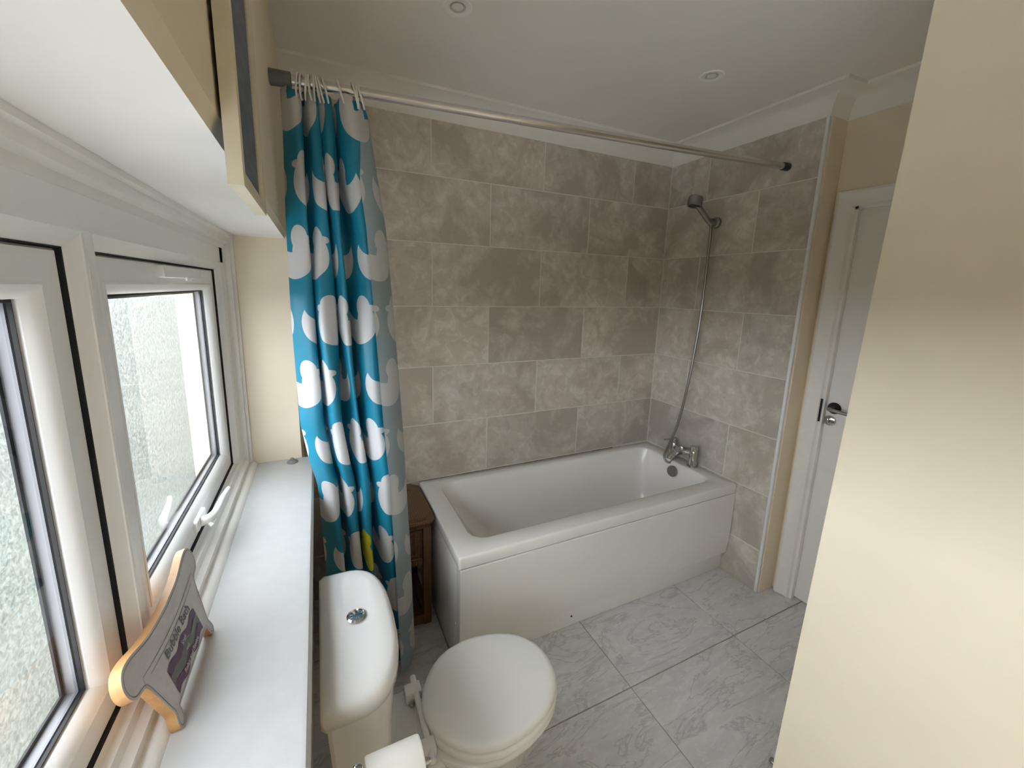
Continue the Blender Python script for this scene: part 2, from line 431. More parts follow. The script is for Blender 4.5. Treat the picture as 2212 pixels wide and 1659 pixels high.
# cream return + door wall
ret = box('wall_return', .0125, XDW+.1, YRET, -.8325, -.05, ZC+.05, 'cream')
tag(ret, 'narrow cream wall return between tile edge and door frame', 'wall', kind='structure')
DY0, DY1, DZ = -1.72, -.925, 1.925       # door opening
wdr = boxes('wall_door', [(XDW, XDW+.1, DY1, YRET-.0005, -.05, ZC+.05), (XDW, XDW+.1, DY0, DY1, DZ, ZC+.05), (XDW, XDW+.1, -4.4, DY0, -.05, ZC+.05)], 'cream')
tag(wdr, 'cream wall above and around the white door', 'wall', kind='structure')
# ceiling
cl = box('ceiling', -2.5, .3, -4.4, .14, ZC, ZC+.1, 'ceiling')
tag(cl, 'plain off-white ceiling with recessed downlights', 'ceiling', kind='structure')
# coving along back, tap, return and door walls
def coving(pts, name):
    prof = [(0, 2.29), (.004, 2.292)]+[(.004+.085*(1-math.cos(math.radians(a))), 2.30+.078*math.sin(math.radians(a))) for a in (0, 15, 30, 45, 60, 75, 90)]+[(.095, 2.379), (.097, ZC)]
    # pts: (point on wall line, inward mitre offset direction) - offset scaled by profile depth
    loops = [[Vector((p[0]+m[0]*d, p[1]+m[1]*d, z)) for d, z in prof]+[Vector((p[0], p[1], ZC))] for p, m in pts]
    return loft(name, loops, 'coving', None, True, True, True, 30)
cv = coving([((-2.13, 0), (0, -1)), ((0, 0), (-1, -1)), ((0, -.837), (-1, -1)), ((XDW, YRET), (-1, -1)), ((XDW, -1.75), (-1, 0))], 'trim_2')
tag(cv, 'white plaster coving around tiled walls and door wall', 'coving', kind='structure')

# window wall with deep reveal
wl = empty('wall_left', (XW, -1.2, 0))
tag(wl, 'cream window wall with deep white soffit and cream reveal', 'wall', kind='structure')
XO = -2.46
ch = .018
boxes('wall_body', [(XO, XW, -4.4, WY0-.0, -.05, ZC+.05), (XO, XW, WY1+.0, .01, -.05, ZC+.05), (XO, XW, WY0, WY1, -.05, WZ0-.04)], 'cream', wl)
# lintel: cream face, chamfered arris, white soffit
lint = meshobj('lintel', [(XO, y, z) for y in (WY0, WY1) for z in (WZ1, ZC+.05)]+[(XW, y, ZC+.05) for y in (WY0, WY1)]+[(XW, y, WZ1+ch) for y in (WY0, WY1)]+[(XW-ch*.45, y, WZ1) for y in (WY0, WY1)],
    [(0, 1, 3, 2), (1, 4, 5, 3), (4, 6, 7, 5), (6, 8, 9, 7), (8, 0, 2, 9), (0, 8, 6, 4, 1), (2, 3, 5, 7, 9)], ['cream', 'white_paint'], wl)
for p in lint.data.polygons:
    c = p.center
    if c.z < WZ1+.001: p.material_index = 1
# partition (leaning slightly, as the photo shows) and the wall behind the camera
def part_x(z): return -.9135+(z-.214)*(.0405/1.0)*.93*1.25
pv = [(part_x(z), y, z) for z in (-.05, ZC+.05) for y in (-4.4, YP)]+[(XDW+.1, y, z) for z in (-.05, ZC+.05) for y in (-4.4, YP)]
wh = box('door_light_block', .27, .30, -2.2, -.7, -.05, ZC+.05, 'cream')  # added backing board, stops light leaking round the door
tag(wh, 'unseen board added behind the white door to block leaking light', 'wall', kind='structure')
pt = meshobj('wall_partition', pv, [(0, 1, 3, 2), (4, 6, 7, 5), (0, 4, 5, 1), (2, 3, 7, 6), (1, 5, 7, 3), (0, 2, 6, 4)], 'cream')
tag(pt, 'plain cream partition wall close up on the right', 'wall', kind='structure')
wf = box('wall_front', -2.5, -.85, -4.4, -4.25, -.05, ZC+.05, 'cream')
tag(wf, 'cream wall behind the viewpoint closing the room', 'wall', kind='structure')
og = box('outside_ground', -60, -2.47, -50, 60, -.40, -.33, 'outside')
tag(og, 'dull green garden ground blurred behind the obscured glass', 'ground', kind='structure')
op = box('bounce_strip', -3.05, -2.47, -9, -.45, -.35, -.30, 'bounce_paving')  # added strip, bounces daylight up to the soffit
bp_ = box('bounce_slab', -6.0, -3.051, -9, -1.5, -.35, -.30, 'bounce_paving')  # added slab, bounces daylight through the rear panes to the ceiling
tag(bp_, 'pale paved slab added out of view to bounce light indoors', 'bounce_ground', kind='structure')
tag(op, 'pale concrete strip added along the house to bounce light indoors', 'bounce_paving', kind='structure')

# ------------------------------------------------------------------ window
win = empty('window_1', (-2.35, -1.1, WZ0))
tag(win, 'white plastic double-glazed window with obscured glass casements, extended out of view for light', 'window', kind='structure')
XT = -2.2877
XF = XT-.016
# beaded architrave trim round the reveal
rectframe('reveal_trim', WY0, WY1, WZ0, WZ1, [(0, XT-.05), (0, XT+.012), (.010, XT+.012), (.014, XT+.003), (.030, XT+.003), (.036, XT-.010), (.050, XT-.014), (.050, XT-.05)], 'gloss_white', win)
# outer frame with bevelled inner edge
SZ0, SZ1, SY1 = .900, 1.577, -.340
LY0 = -3.93
LIGHTS = [(-1.143, SY1), (-2.010, -1.210), (-2.980, -2.077), (-3.930, -3.047)]   # clear openings, right to left; last two unseen, added for light
bvl = .026
def opening_prof(name, y0, y1):
    # sloping rebate faces of one light, from the frame face to the seam
    return rectframe(name, y0-bvl, y1+bvl, SZ0-bvl, SZ1+bvl, [(0, XF), (.004, XF+.0005), (bvl*.86, XF-.012), (bvl, XF-.016), (bvl, XF-.07), (0, XF-.07)], 'upvc', win)
for a_, b_ in LIGHTS: opening_prof('frame_rebate', a_, b_)
b = .001
boxes('frame', [(XF-.07, XF, WY0+.02, WY1-.02, SZ1+bvl-b, WZ1-.02), (XF-.07, XF, WY0+.02, WY1-.02, WZ0+.01, SZ0-bvl+b),
                (XF-.07, XF, SY1+bvl-b, WY1-.02, WZ0+.02, WZ1-.03), (XF-.07, XF, WY0+.02, LY0-bvl+b, WZ0+.02, WZ1-.03)], 'upvc', win)
for (a_, b_), (c_, d_) in zip(LIGHTS[:-1], LIGHTS[1:]): box('mullion', XF-.07, XF, d_+.017, a_-.022, SZ0-bvl, SZ1+bvl, 'upvc', win, bevel=.003)
def sash(y0, y1, tagname):
    gp = .003
    s = empty('sash', (XF, y0, SZ0)); s.parent = win; s.matrix_parent_inverse = Matrix.Translation(-Vector(win.location))
    XS = XF-.0205
    gy0, gy1, gz0, gz1 = y0+.080, y1-.080, SZ0+.072, SZ1-.066
    def fr(name, prof, mat):
        return rectframe(name, y0+gp, y1-gp, SZ0+gp, SZ1-gp, prof, mat, s)
    fr('sash_frame', [(0, XS-.045), (0, XS-.003), (.003, XS), (.042, XS), (.045, XS-.003), (.045, XS-.045)], 'upvc')
    rectframe('glazing_bead', y0+.045, y1-.045, SZ0+.045, SZ1-.045, [(0, XS-.03), (0, XS+.001), (.004, XS+.002), (.010, XS-.001), (.017, XS-.008), (.021, XS-.014), (.021, XS-.022), (.0, XS-.03)], 'upvc', s)
    rectframe('gasket', y0+.063, y1-.063, SZ0+.063, SZ1-.063, [(0, XS-.020), (.007, XS-.0175), (.007, XS-.022), (0, XS-.022)], 'gasket', s)
    meshobj('inner_pane', [(XS-.0225, y, z) for y in (y0+.055, y1-.055) for z in (SZ0+.055, SZ1-.055)], [(0, 1, 3, 2)], 'glass', s, fix=False)
    rectframe('spacer_bar', y0+.058, y1-.058, SZ0+.058, SZ1-.058, [(0, XS-.0245), (.012, XS-.0245), (.012, XS-.0405), (0, XS-.0405)], 'spacer', s)
    rectframe('gasket', y0+.060, y1-.060, SZ0+.060, SZ1-.060, [(0, XS-.038), (.016, XS-.038), (.016, XS-.041), (0, XS-.041)], 'gasket', s)
    meshobj('obscured_pane', [(XS-.042, y, z) for y in (y0+.05, y1-.05) for z in (SZ0+.05, SZ1-.05)], [(0, 1, 3, 2)], 'frost', s, fix=False)
    return s
s1, s2, s3, s4 = [sash(a_, b_, '') for a_, b_ in LIGHTS]
# black weather seal seen in the seam
for (a, c) in LIGHTS:
    rectframe('weather_seal', a, c, SZ0, SZ1, [(0, XF-.0155), (.0015, XF-.0165), (.0015, XF-.05), (0, XF-.05)], 'gasket', win)
# lock block on top rail of right sash
lk = box('trickle_vent', XF-.027, XF-.004, -.86, -.56, SZ1-.034, SZ1-.008, 'upvc', s1, bevel=.004)
box('vent_catch', XF-.006, XF-.001, -.71, -.67, SZ1-.040, SZ1-.030, 'upvc', s1, bevel=.002)
# lever handle
hb = Vector((XF-.026, -.785, SZ0+.040))
hd = box('handle', hb.x, hb.x+.016, hb.y-.035, hb.y+.045, hb.z-.018, hb.z+.012, 'upvc', s1, bevel=.005, seg=3)
ptsl = spline([hb+Vector((.012, -.005, -.004)), hb+Vector((.030, .005, -.004)), hb+Vector((.040, .030, -.002)), hb+Vector((.043, .065, .002)), hb+Vector((.046, .10, .006)), hb+Vector((.052, .135, .010))], 6)
lv = tube('lever', ptsl, [.013-.006*i/(len(ptsl)-1) for i in range(len(ptsl))], 'upvc', hd, 12)
lathe('key_barrel', [(0, 0), (.006, 0), (.006, .012), (0, .012)], 'upvc', hb+Vector((.030, -.002, -.012)), (.6, -.3, -.5), hd, 12)
# sill board with rounded nosing
XS0, XS1 = XT+.004, -2.0625
prof = [(XS0-.03, WZ0-.04), (XS0-.03, WZ0), (XS1-.014, WZ0), (XS1-.006, WZ0-.002), (XS1, WZ0-.009), (XS1, WZ0-.028), (XS1-.006, WZ0-.036), (XS1-.02, WZ0-.04)]
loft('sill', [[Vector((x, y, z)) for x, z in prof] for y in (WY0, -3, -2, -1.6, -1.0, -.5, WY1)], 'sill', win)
# quadrant bead along the sill
qd = [(XT-.01, WZ0), (XT+.028, WZ0), (XT+.024, WZ0+.007), (XT+.014, WZ0+.012), (XT-.01, WZ0+.014)]
loft('sill_bead', [[Vector((x, y, z)) for x, z in qd] for y in (WY0, WY1)], 'gloss_white', win)

# ------------------------------------------------------------------ door
door = empty('door_1', (XDW+.02, -1.3, 0))
tag(door, 'plain white door with dark chrome lever handle beside the cream partition', 'door', kind='structure')
DX = XDW+.022
box('door_leaf', DX, DX+.04, DY0, DY1-.006, .012, DZ-.008, 'gloss_white', door)
# moulded architrave, mitred round the opening (left leg + head)
ap = [(0, 0), (0, .018), (.010, .022), (.022, .018), (.034, .012), (.050, .010), (.060, .012), (.066, .004), (.066, -.02), (.0, -.02)]
OY, OZ = DY1+.066+.001, DZ+.066
la = [Vector((XDW-x, OY-d, 0)) for d, x in ap]; lb = [Vector((XDW-x, OY-d, OZ-d)) for d, x in ap]; lc = [Vector((XDW-x, DY0-.06, OZ-d)) for d, x in ap]
loft('architrave', [la, lb, lc], 'gloss_white', door, smooth=30)
box('door_stop', XDW-.002, DX-.002, DY1-.012, DY1+.002, 0, DZ, 'gloss_white', door)
box('head_stop', XDW-.002, DX+.05, DY0, DY1, DZ-.012, DZ+.002, 'gloss_white', door)
box('keep_plate', XDW-.0085, XDW-.004, DY1-.004, DY1+.0035, .955, 1.065, 'dark_metal', door)
hy, hz = -.968, 1.028
hr = lathe('handle_rose', [(0, 0), (.026, 0), (.027, -.006), (.024, -.010), (.0, -.010)], 'dark_metal', (DX, hy, hz), (1, 0, 0), door)
tube('lever', spline([(DX-.008, hy, hz), (DX-.045, hy+.002, hz), (DX-.055, hy-.012, hz), (DX-.053, hy-.06, hz-.002), (DX-.050, hy-.125, hz-.002)], 6), .0085, 'brushed', hr, 12)
tt = lathe('thumb_turn_rose', [(0, 0), (.024, 0), (.024, -.006), (.017, -.010), (0, -.010)], 'chrome', (DX, hy+.010, hz-.062), (1, 0, 0), door)
box('thumb_turn', DX-.026, DX-.009, hy+.007, hy+.013, hz-.074, hz-.050, 'chrome', tt, bevel=.002)

# ================================================================== THINGS
# ------------------------------------------------------------------ bath
BL, BW, BH = 1.581, .660, .530
bath = empty('bathtub', (-.8, -.33, 0))
tag(bath, 'white rectangular acrylic bathtub with front panel against tiled walls', 'bathtub')
e = .002
x0, x1, y0, y1 = -BL, -e, -BW, -e
ix0, ix1, iy0, iy1 = -1.492, -.086, -.572, -.060
loops = [rrect(x0+.02, x1-.0, y0+.02, y1, .008, BH-.05), rrect(x0+.001, x1, y0+.001, y1, .008, BH-.050), rrect(x0, x1, y0, y1, .010, BH-.045), rrect(x0, x1, y0, y1, .010, BH-.010), rrect(x0+.003, x1, y0+.003, y1, .010, BH-.003), rrect(x0+.009, x1-.003, y0+.009, y1-.003, .010, BH),
         rrect(ix0-.006, ix1+.006, iy0-.006, iy1+.006, (.075, .060), BH-.001), rrect(ix0, ix1, iy0, iy1, (.075, .058), BH-.004), rrect(ix0+.006, ix1-.004, iy0+.005, iy1-.005, (.075, .056), BH-.012),
         rrect(ix0+.075, ix1-.016, iy0+.020, iy1-.020, (.09, .06), .40), rrect(ix0+.16, ix1-.030, iy0+.036, iy1-.036, (.11, .07), .26),
         rrect(ix0+.21, ix1-.045, iy0+.050, iy1-.050, (.12, .075), .19), rrect(ix0+.26, ix1-.075, iy0+.085, iy1-.085, (.10, .07), .155), rrect(ix0+.32, ix1-.13, iy0+.13, iy1-.13, (.06, .05), .148)]
loft('bath_shell', loops, 'acrylic', bath, cap0=False, cap1=True, smooth=50)
pp = [(-BW+.004, BH-.056), (-BW+.001, BH-.060), (-BW+.001, .25), (-BW+.003, .19), (-BW+.009, .135), (-BW+.013, .110), (-BW+.018, .106), (-BW+.045, .106), (-BW+.045, BH-.056)]
loft('front_panel', [[Vector((x, y, z)) for y, z in pp] for x in (-BL+.006, -.004)], 'panel', bath, smooth=30)
box('plinth', -BL+.012, -.003, -BW+.033, -BW+.05, .001, .115, 'panel', bath, bevel=.002)
box('end_panel', -BL+.006, -BL+.018, -BW+.0455, -.004, .001, BH-.048, 'panel', bath, bevel=.002)
lathe('overflow', [(0, 0), (.033, 0), (.034, -.012), (.031, -.017), (0, -.017)], 'brushed', (-.098, -.322, .470), (1, 0, -.12), bath)
lathe('waste', [(0, 0), (.034, 0), (.030, .004), (0, .005)], 'chrome', (-.36, -.33, .1485), (0, 0, 1), bath)
lathe('screw_cap', [(0, 0), (.005, 0), (.004, .003), (0, .003)], 'dark_plastic', (-1.02, -BW+.033, .05), (0, -1, 0), bath, 10)
for zz in (.20,): lathe('screw_cap', [(0, 0), (.005, 0), (.004, .003), (0, .003)], 'panel', (-BL+.006, -BW+.055, zz), (-1, 0, 0), bath, 10)
# ageing sealant line behind the bath
sl = meshobj('bath_sealant', [(-1.58, -.001, BH), (-.3, -.001, BH), (-.3, -.006, BH+.0004), (-1.58, -.006, BH+.0004), (-1.58, -.0006, BH+.003), (-.3, -.0006, BH+.003)], [(0, 1, 2, 3), (3, 2, 5, 4), (0, 4, 5, 1), (0, 3, 4), (1, 5, 2)], 'mould')
tag(sl, 'thin stained sealant line between bath rim and back tiles', 'sealant')

# ------------------------------------------------------------------ bath shower mixer
tap = empty('bath_mixer_tap', (-.045, -.34, BH))
tag(tap, 'chrome two-pillar bath shower mixer tap on bath rim', 'tap')
TX, TA, TB = -.046, -.262, -.408
for yy, hh in ((TA, .125), (TB, .125)):
    lathe('pillar', [(0, 0), (.030, 0), (.030, .006), (.0225, .009), (.0225, hh-.030), (.0215, hh-.028), (.0225, hh-.026), (.0225, hh-.003), (.020, hh), (0, hh)], 'chrome', (TX, yy, BH-.0005), (0, 0, 1), tap)
tube('bridge', spline([(TX, TA, BH+.070), (TX-.004, TA-.045, BH+.066), (TX-.012, (TA+TB)/2, BH+.062), (TX-.004, TB+.045, BH+.074), (TX, TB, BH+.082)], 6), [.017]*25, 'chrome', tap)
tube('spout', spline([(TX-.010, (TA+TB)/2, BH+.062), (TX-.05, (TA+TB)/2, BH+.066), (TX-.095, (TA+TB)/2, BH+.056), (TX-.112, (TA+TB)/2, BH+.034)], 6), [.018]*13+[.016]*6, 'chrome', tap)
lathe('diverter_knob', [(0, 0), (.012, 0), (.013, .018), (.008, .026), (0, .027)], 'chrome', (TX-.012, (TA+TB)/2, BH+.076), (0, 0, 1), tap, 16)
for yy, zz in ((TA, .115), (TB, .113)):
    tube('lever', [(TX-.01, yy, BH+zz), (TX-.05, yy+.004, BH+zz+.006), (TX-.078, yy+.006, BH+zz+.008)] if yy == TA else [(TX-.005, yy, BH+zz), (TX-.012, yy, BH+zz), (TX-.020, yy, BH+zz)], [.005, .0045, .004], 'chrome', tap, 10)
lathe('hose_outlet', [(0, 0), (.013, 0), (.013, .022), (.009, .026), (0, .026)], 'chrome', (TX-.020, TA-.036, BH+.060), (-.3, 0, -1), tap, 14)

# hand shower with hose
BR = Vector((0, -.348, 1.922))
brk = empty('shower_bracket', BR)
tag(brk, 'chrome wall bracket holding the hand shower on tiles', 'bracket')
lathe('wall_plate', [(0, 0), (.029, 0), (.029, .012), (.022, .020), (0, .020)], 'brushed', (-.0002, BR.y, BR.z), (-1, 0, 0), brk)
tube('holder', [(-.012, BR.y, BR.z), (-.030, BR.y+.004, BR.z+.002), (-.048, BR.y+.006, BR.z+.006)], [.019, .018, .017], 'brushed', brk)
hs = empty('hand_shower', (-.05, BR.y, BR.z))
tag(hs, 'chrome hand shower with round head and long hose on tiled wall', 'hand shower')
hdp = Vector((-.150, -.322, 2.020))
tube('handle', spline([(-.036, BR.y+.003, BR.z-.012), (-.060, BR.y+.008, BR.z+.010), (-.100, BR.y+.016, BR.z+.050), (-.138, -.325, 2.006)], 5), [.012]*4+[.0138]*12, 'brushed', hs)
lathe('shower_head', [(0, .026), (.033, .026), (.037, .022), (.037, -.020), (.034, -.024), (.029, -.022), (0, -.022)], 'brushed', hdp, (.20, 0, 1), hs)
lathe('spray_plate', [(0, -.0225), (.029, -.0225), (.028, -.0245), (0, -.0250)], 'dark_plastic', hdp, (.20, 0, 1), hs)
ho = Vector((TX-.027, TA-.036, BH+.036))
hose = spline([(-.038, BR.y+.003, BR.z-.016), (-.036, BR.y+.002, BR.z-.05), (-.036, BR.y+.001, 1.75), (-.040, -.345, 1.40), (-.050, -.325, 1.05), (-.065, -.296, .78), (-.085, -.262, .62), (-.098, -.248, .560), (-.101, -.250, .528), (-.097, -.266, .508), (-.086, -.288, .512), ho+Vector((-.002, -.001, -.008)), ho], 14)
tube('hose', hose, [.0068+.0006*(i % 2) for i in range(len(hose))], 'brushed', hs, 10)

# ------------------------------------------------------------------ shower pole, rings, curtain
PL, PR = Vector((XW+.002, -.555, 2.100)), Vector((-.002, -.690, 2.124))
pd = (PR-PL).normalized()
pole = empty('shower_pole', PL)
tag(pole, 'chrome shower curtain pole spanning window wall to tiled wall', 'curtain pole')
at = lambda x: PL+pd*((x-PL.x)/pd.x)
tube('rod', [at(-2.06), at(-1.0), at(-.03)], .0135, 'pole', pole, 20)
tube('inner_rod', [at(-1.35), at(-.015)], .0142, 'pole', pole, 20)
tube('end_sleeve', [PL, at(-2.052), at(-2.050)], [.021, .0200, .015], 'grey_plastic', pole, 20)
tube('end_cap', [at(-.040), at(-.036), PR], [.0150, .0175, .0180], 'dark_plastic', pole, 20)
ring_me = None
ringx = [-2.036, -2.026, -2.014, -2.003, -1.993, -1.984, -1.975, -1.965, -1.922, -1.884, -1.876, -1.868]
tilt = [.10, .05, .12, -.05, .0, -.15, -.2, -.25, -.28, -.25, -.12, -.30]
for i, rx in enumerate(ringx):
    c = at(rx)+Vector((0, 0, -.012))
    R1, rr = .0285, .0028
    if ring_me is None:
        vs, fs = [], []
        A, B = 28, 8
        for a in range(A):
            t = 2*PI*a/A
            for k in range(B):
                q = 2*PI*k/B; rad = R1+rr*math.cos(q)
                vs.append((rr*math.sin(q), rad*math.cos(t), rad*math.sin(t)*1.12))
        for a in range(A):
            for k in range(B):
                fs.append((a*B+k, ((a+1) % A)*B+k, ((a+1) % A)*B+(k+1) % B, a*B+(k+1) % B))
        o = meshobj('curtain_ring', vs, fs, 'ring', None, True); ring_me = o.data
    else:
        o = bpy.data.objects.new('curtain_ring', ring_me); COL.objects.link(o)
    o.location = c; o.rotation_euler = (0, tilt[i], math.atan2(pd.y, pd.x)+random.uniform(-.12, .12))
    nth = ['nearest', 'second', 'third', 'fourth', 'fifth', 'sixth', 'seventh', 'eighth']
    if i < 8: lab = 'white curtain ring %s from the grey pole sleeve in the left bunch' % nth[i]
    elif i == 8: lab = 'lone white curtain ring between the two bunches of rings'
    else: lab = '%s white curtain ring of the right-hand bunch of three' % ('leftmost', 'middle', 'rightmost')[i-9]
    tag(o, lab, 'curtain ring', 'curtain rings on the shower pole')

pat = [(0, -.475), (.07, -.525), (.15, -.555), (.205, -.545), (.215, -.50), (.175, -.455), (.19, -.43), (.245, -.49), (.285, -.56), (.34, -.575), (.395, -.555), (.405, -.505), (.365, -.455), (.385, -.43), (.44, -.50), (.485, -.575), (.535, -.575), (.545, -.515), (.515, -.455), (.53, -.42), (.58, -.455), (.625, -.53), (.675, -.575), (.74, -.58), (.82, -.565), (.90, -.525), (.975, -.49), (1.0, -.505), (.965, -.545), (.87, -.585), (.765, -.605)]
keyz = [(2.075, -2.078, -1.850), (1.72, -2.092, -1.797), (1.41, -2.096, -1.775), (1.08, -2.090, -1.757), (.93, -2.068, -1.750), (.86, -2.050, -1.747), (.80, -2.047, -1.745), (.56, -2.040, -1.735), (.05, -2.030, -1.722)]
def ends(z):
    for (za, a0, a1), (zb, b0, b1) in zip(keyz[:-1], keyz[1:]):
        if z >= zb:
            t = (z-zb)/(za-zb); return b0+(a0-b0)*t, b1+(a1-b1)*t
    return keyz[-1][1], keyz[-1][2]
PER = 6
sm = spline([(a, -.525+(y+.525)*(.62 if i_ < 23 else .85), 0) for i_, (a, y) in enumerate(pat)], PER)
nu, nv = len(sm), 70
us = [0]
for a, c in zip(sm[:-1], sm[1:]):
    us.append(us[-1]+math.hypot((c.x-a.x)*.33, c.y-a.y))
vs, uvs, fs = [], [], []
for j in range(nv+1):
    for i, p in enumerate(sm):
        f = i/(nu-1)
        top = 2.080+.006*math.sin(us[i]*70)
        if .58 < f < .72: top -= .028*math.sin((f-.58)/.14*PI)
        if .86 < f: top -= .085*((f-.86)/.14)
        bot = .075+.02*math.sin(f*9)-(.025 if f > .93 else 0)
        z = bot+(top-bot)*(1-j/nv)
        xl, xr = ends(z)
        amp = .50+.50*min(1, (2.09-z)/.9)
        wob = .010*math.sin(z*5.1+f*17)+.006*math.sin(z*11+f*31)
        yc = -.535+.02*(1-min(1, (2.1-z)/.5))*-1
        y = yc+(p.y+.525)*amp+wob*(1-amp*.3)
        vs.append((xl+(xr-xl)*p.x+.5*wob*math.sin(f*PI), y, z)); uvs.append((us[i], z))
for j in range(nv):
    for i in range(nu-1):
        fs.append((j*nu+i, (j+1)*nu+i, (j+1)*nu+i+1, j*nu+i+1))
uy = us[int(15.6*PER)]; YC = (int(uy/.185), 2); ush = (YC[0]+.5)*.185-uy     # one yellow duck on a fold that faces the room
uvs = [(a+ush, b_) for a, b_ in uvs]
MAT['curtain'] = curtain_mat()
cur = meshobj('shower_curtain', vs, fs, 'curtain', None, True, fix=False)
uvl = cur.data.uv_layers.new(name='UVMap')
for l in cur.data.loops: uvl.data[l.index].uv = uvs[l.vertex_index]
tag(cur, 'turquoise shower curtain with white duck print bunched beside the window', 'shower curtain')

# ------------------------------------------------------------------ wicker side table
tb = empty('wicker_side_table', (-1.75, -.2, 0))
tag(tb, 'brown woven rattan side table squeezed between curtain and bath', 'side table')
tx0, tx1, ty0, ty1, tz = -1.905, -1.592, -.375, -.020, .545
def octo(ins, z, c=.035): 
    a0, a1, b0, b1 = tx0+ins, tx1-ins, ty0+ins, ty1-ins
    return [Vector(p) for p in ((a0+c, b0, z), (a1-c, b0, z), (a1, b0+c, z), (a1, b1-c, z), (a1-c, b1, z), (a0+c, b1, z), (a0, b1-c, z), (a0, b0+c, z))]
loft('table_top', [octo(.012, tz-.052), octo(.0, tz-.038), octo(-.004, tz-.022), octo(.002, tz-.008), octo(.014, tz), octo(.05, tz), octo(.055, tz-.004)], 'wicker', tb)
for lx in (tx0+.035, tx1-.035):
    for ly in (ty0+.035, ty1-.035):
        box('leg', lx-.019, lx+.019, ly-.019, ly+.019, .001, tz-.05, 'dark_wood', tb, bevel=.006)
dr = box('drawer', tx0+.056, tx1-.056, ty0+.020, ty1-.06, tz-.205, tz-.062, 'wicker', tb, bevel=.004)
rectl = [(tx0+.062, tx1-.062, tz-.199, tz-.068), (tx0+.090, tx1-.090, tz-.178, tz-.090), (tx0+.118, tx1-.118, tz-.158, tz-.112)]
for a, c, d_, f_ in rectl:
    tube('woven_strand', [(a, ty0+.019, d_), (c, ty0+.019, d_), (c, ty0+.019, f_), (a, ty0+.019, f_), (a, ty0+.019, d_)], .006, 'dark_wood', dr, 6)
boxes('rail', [(tx0+.05, tx1-.05, ty0+.022, ty0+.050, tz-.235, tz-.208)], 'wicker', tb)
boxes('rail', [(tx0+.05, tx1-.05, ty0+.016, ty0+.050, .012, .060)], 'dark_wood', tb)
boxes('rail', [(tx1-.050, tx1-.022, ty0+.05, ty1-.05, .012, .060)], 'dark_wood', tb)
box('lower_shelf', tx0+.045, tx1-.045, ty0+.045, ty1-.045, .030, .045, 'wicker', tb)
box('back_panel', tx0+.045, tx1-.045, ty1-.045, ty1-.035, .06, tz-.06, 'wicker', tb)

# ------------------------------------------------------------------ toilet
wc = empty('toilet', (-1.8, -1.09, 0))
tag(wc, 'white close-coupled toilet with lid down beside the window sill', 'toilet')
CX0, CXF, CYC, CHW = -2.053, -1.887, -1.071, .198
def dshape(x0, xf, yc, hw, z, n=22, sq=2.6, flat=.40):
    """bow-fronted outline: straight back at x0, superellipse bow to xf"""
    out = []; xs_ = x0+(xf-x0)*flat
    out.append(Vector((x0, yc-hw+.008, z))); out.append(Vector((x0+.008, yc-hw, z)))
    for k in range(n+1):
        a = -PI/2+PI*k/n
        c, s = math.cos(a), math.sin(a)
        out.append(Vector((xs_+(xf-xs_)*abs(c)**(2/sq), yc+hw*math.copysign(abs(s)**(2/sq), s), z)))
    out.append(Vector((x0+.008, yc+hw, z))); out.append(Vector((x0, yc+hw-.008, z)))
    return out
D = lambda i, z, fl=.30, sq=2.8: dshape(CX0+i, CXF-i, CYC, CHW-i, z, sq=sq, flat=fl)
loft('cistern', [D(.045, .385), D(.030, .42), D(.018, .55), D(.010, .711), D(.010, .718)], 'ceramic', wc, smooth=40)
lid = loft('cistern_lid', [D(.004, .716), D(.001, .719), D(.0, .738), D(.001, .750), D(.006, .758), D(.016, .7625), D(.045, .7650)], 'ceramic', wc, smooth=50)
bt = lathe('flush_button', [(0, 0), (.021, 0), (.022, .004), (.018, .0065), (.016, .003), (.015, .0045), (0, .006)], 'chrome', (-1.972, -1.062, .7653), (0, 0, 1), lid)
box('button_split', -1.9865, -1.9575, -1.0628, -1.0612, .7702, .7716, 'dark_plastic', bt)
# pan
PX0, PXF, PHW = -1.818, -1.436, .157
def oval(x0, xf, hw, z, n=36, yc=CYC-.004, k0=.42, sq=2.0):
    """toilet-seat outline: rounded rear, long bowed front"""
    xm = x0+(xf-x0)*k0; out = []
    for k in range(n):
        a = 2*PI*k/n; c, s = math.cos(a), math.sin(a)
        if c >= 0: out.append(Vector((xm+(xf-xm)*c**.90, yc+hw*math.copysign(abs(s)**.90, s), z)))
        else: out.append(Vector((xm-(xm-x0)*abs(c)**.68, yc+hw*s*(1-.28*abs(c)), z)))
    return out
O = lambda i, z, dx=0: oval(PX0+i+dx, PXF-i, PHW-i, z)
pan = loft('pan', [oval(-1.80, -1.60, .105, .001), oval(-1.80, -1.595, .108, .02), oval(-1.80, -1.59, .098, .12), oval(-1.815, -1.54, .105, .22), oval(-1.83, -1.465, .142, .31), O(.006, .36, -.02), O(-.006, .382, -.02), O(-.006, .392, -.02), O(.0, .397, -.02)], 'ceramic', wc, smooth=60)
box('pan_deck', -2.02, -1.78, CYC-.115, CYC+.115, .335, .393, 'ceramic', wc, bevel=.014, seg=3)
box('pan_outlet', -2.03, -1.78, CYC-.075, CYC+.075, .002, .337, 'ceramic', wc, bevel=.02, seg=2)
st = loft('seat', [O(.0, .3985), O(-.005, .402), O(-.005, .414), O(-.001, .4185)], 'seat', wc, smooth=50)
sl_ = loft('seat_lid', [O(.002, .4215), O(-.002, .4245), O(-.002, .436), O(.003, .4425), O(.014, .446), O(.045, .4485), O(.09, .4495)], 'seat', wc, smooth=50)
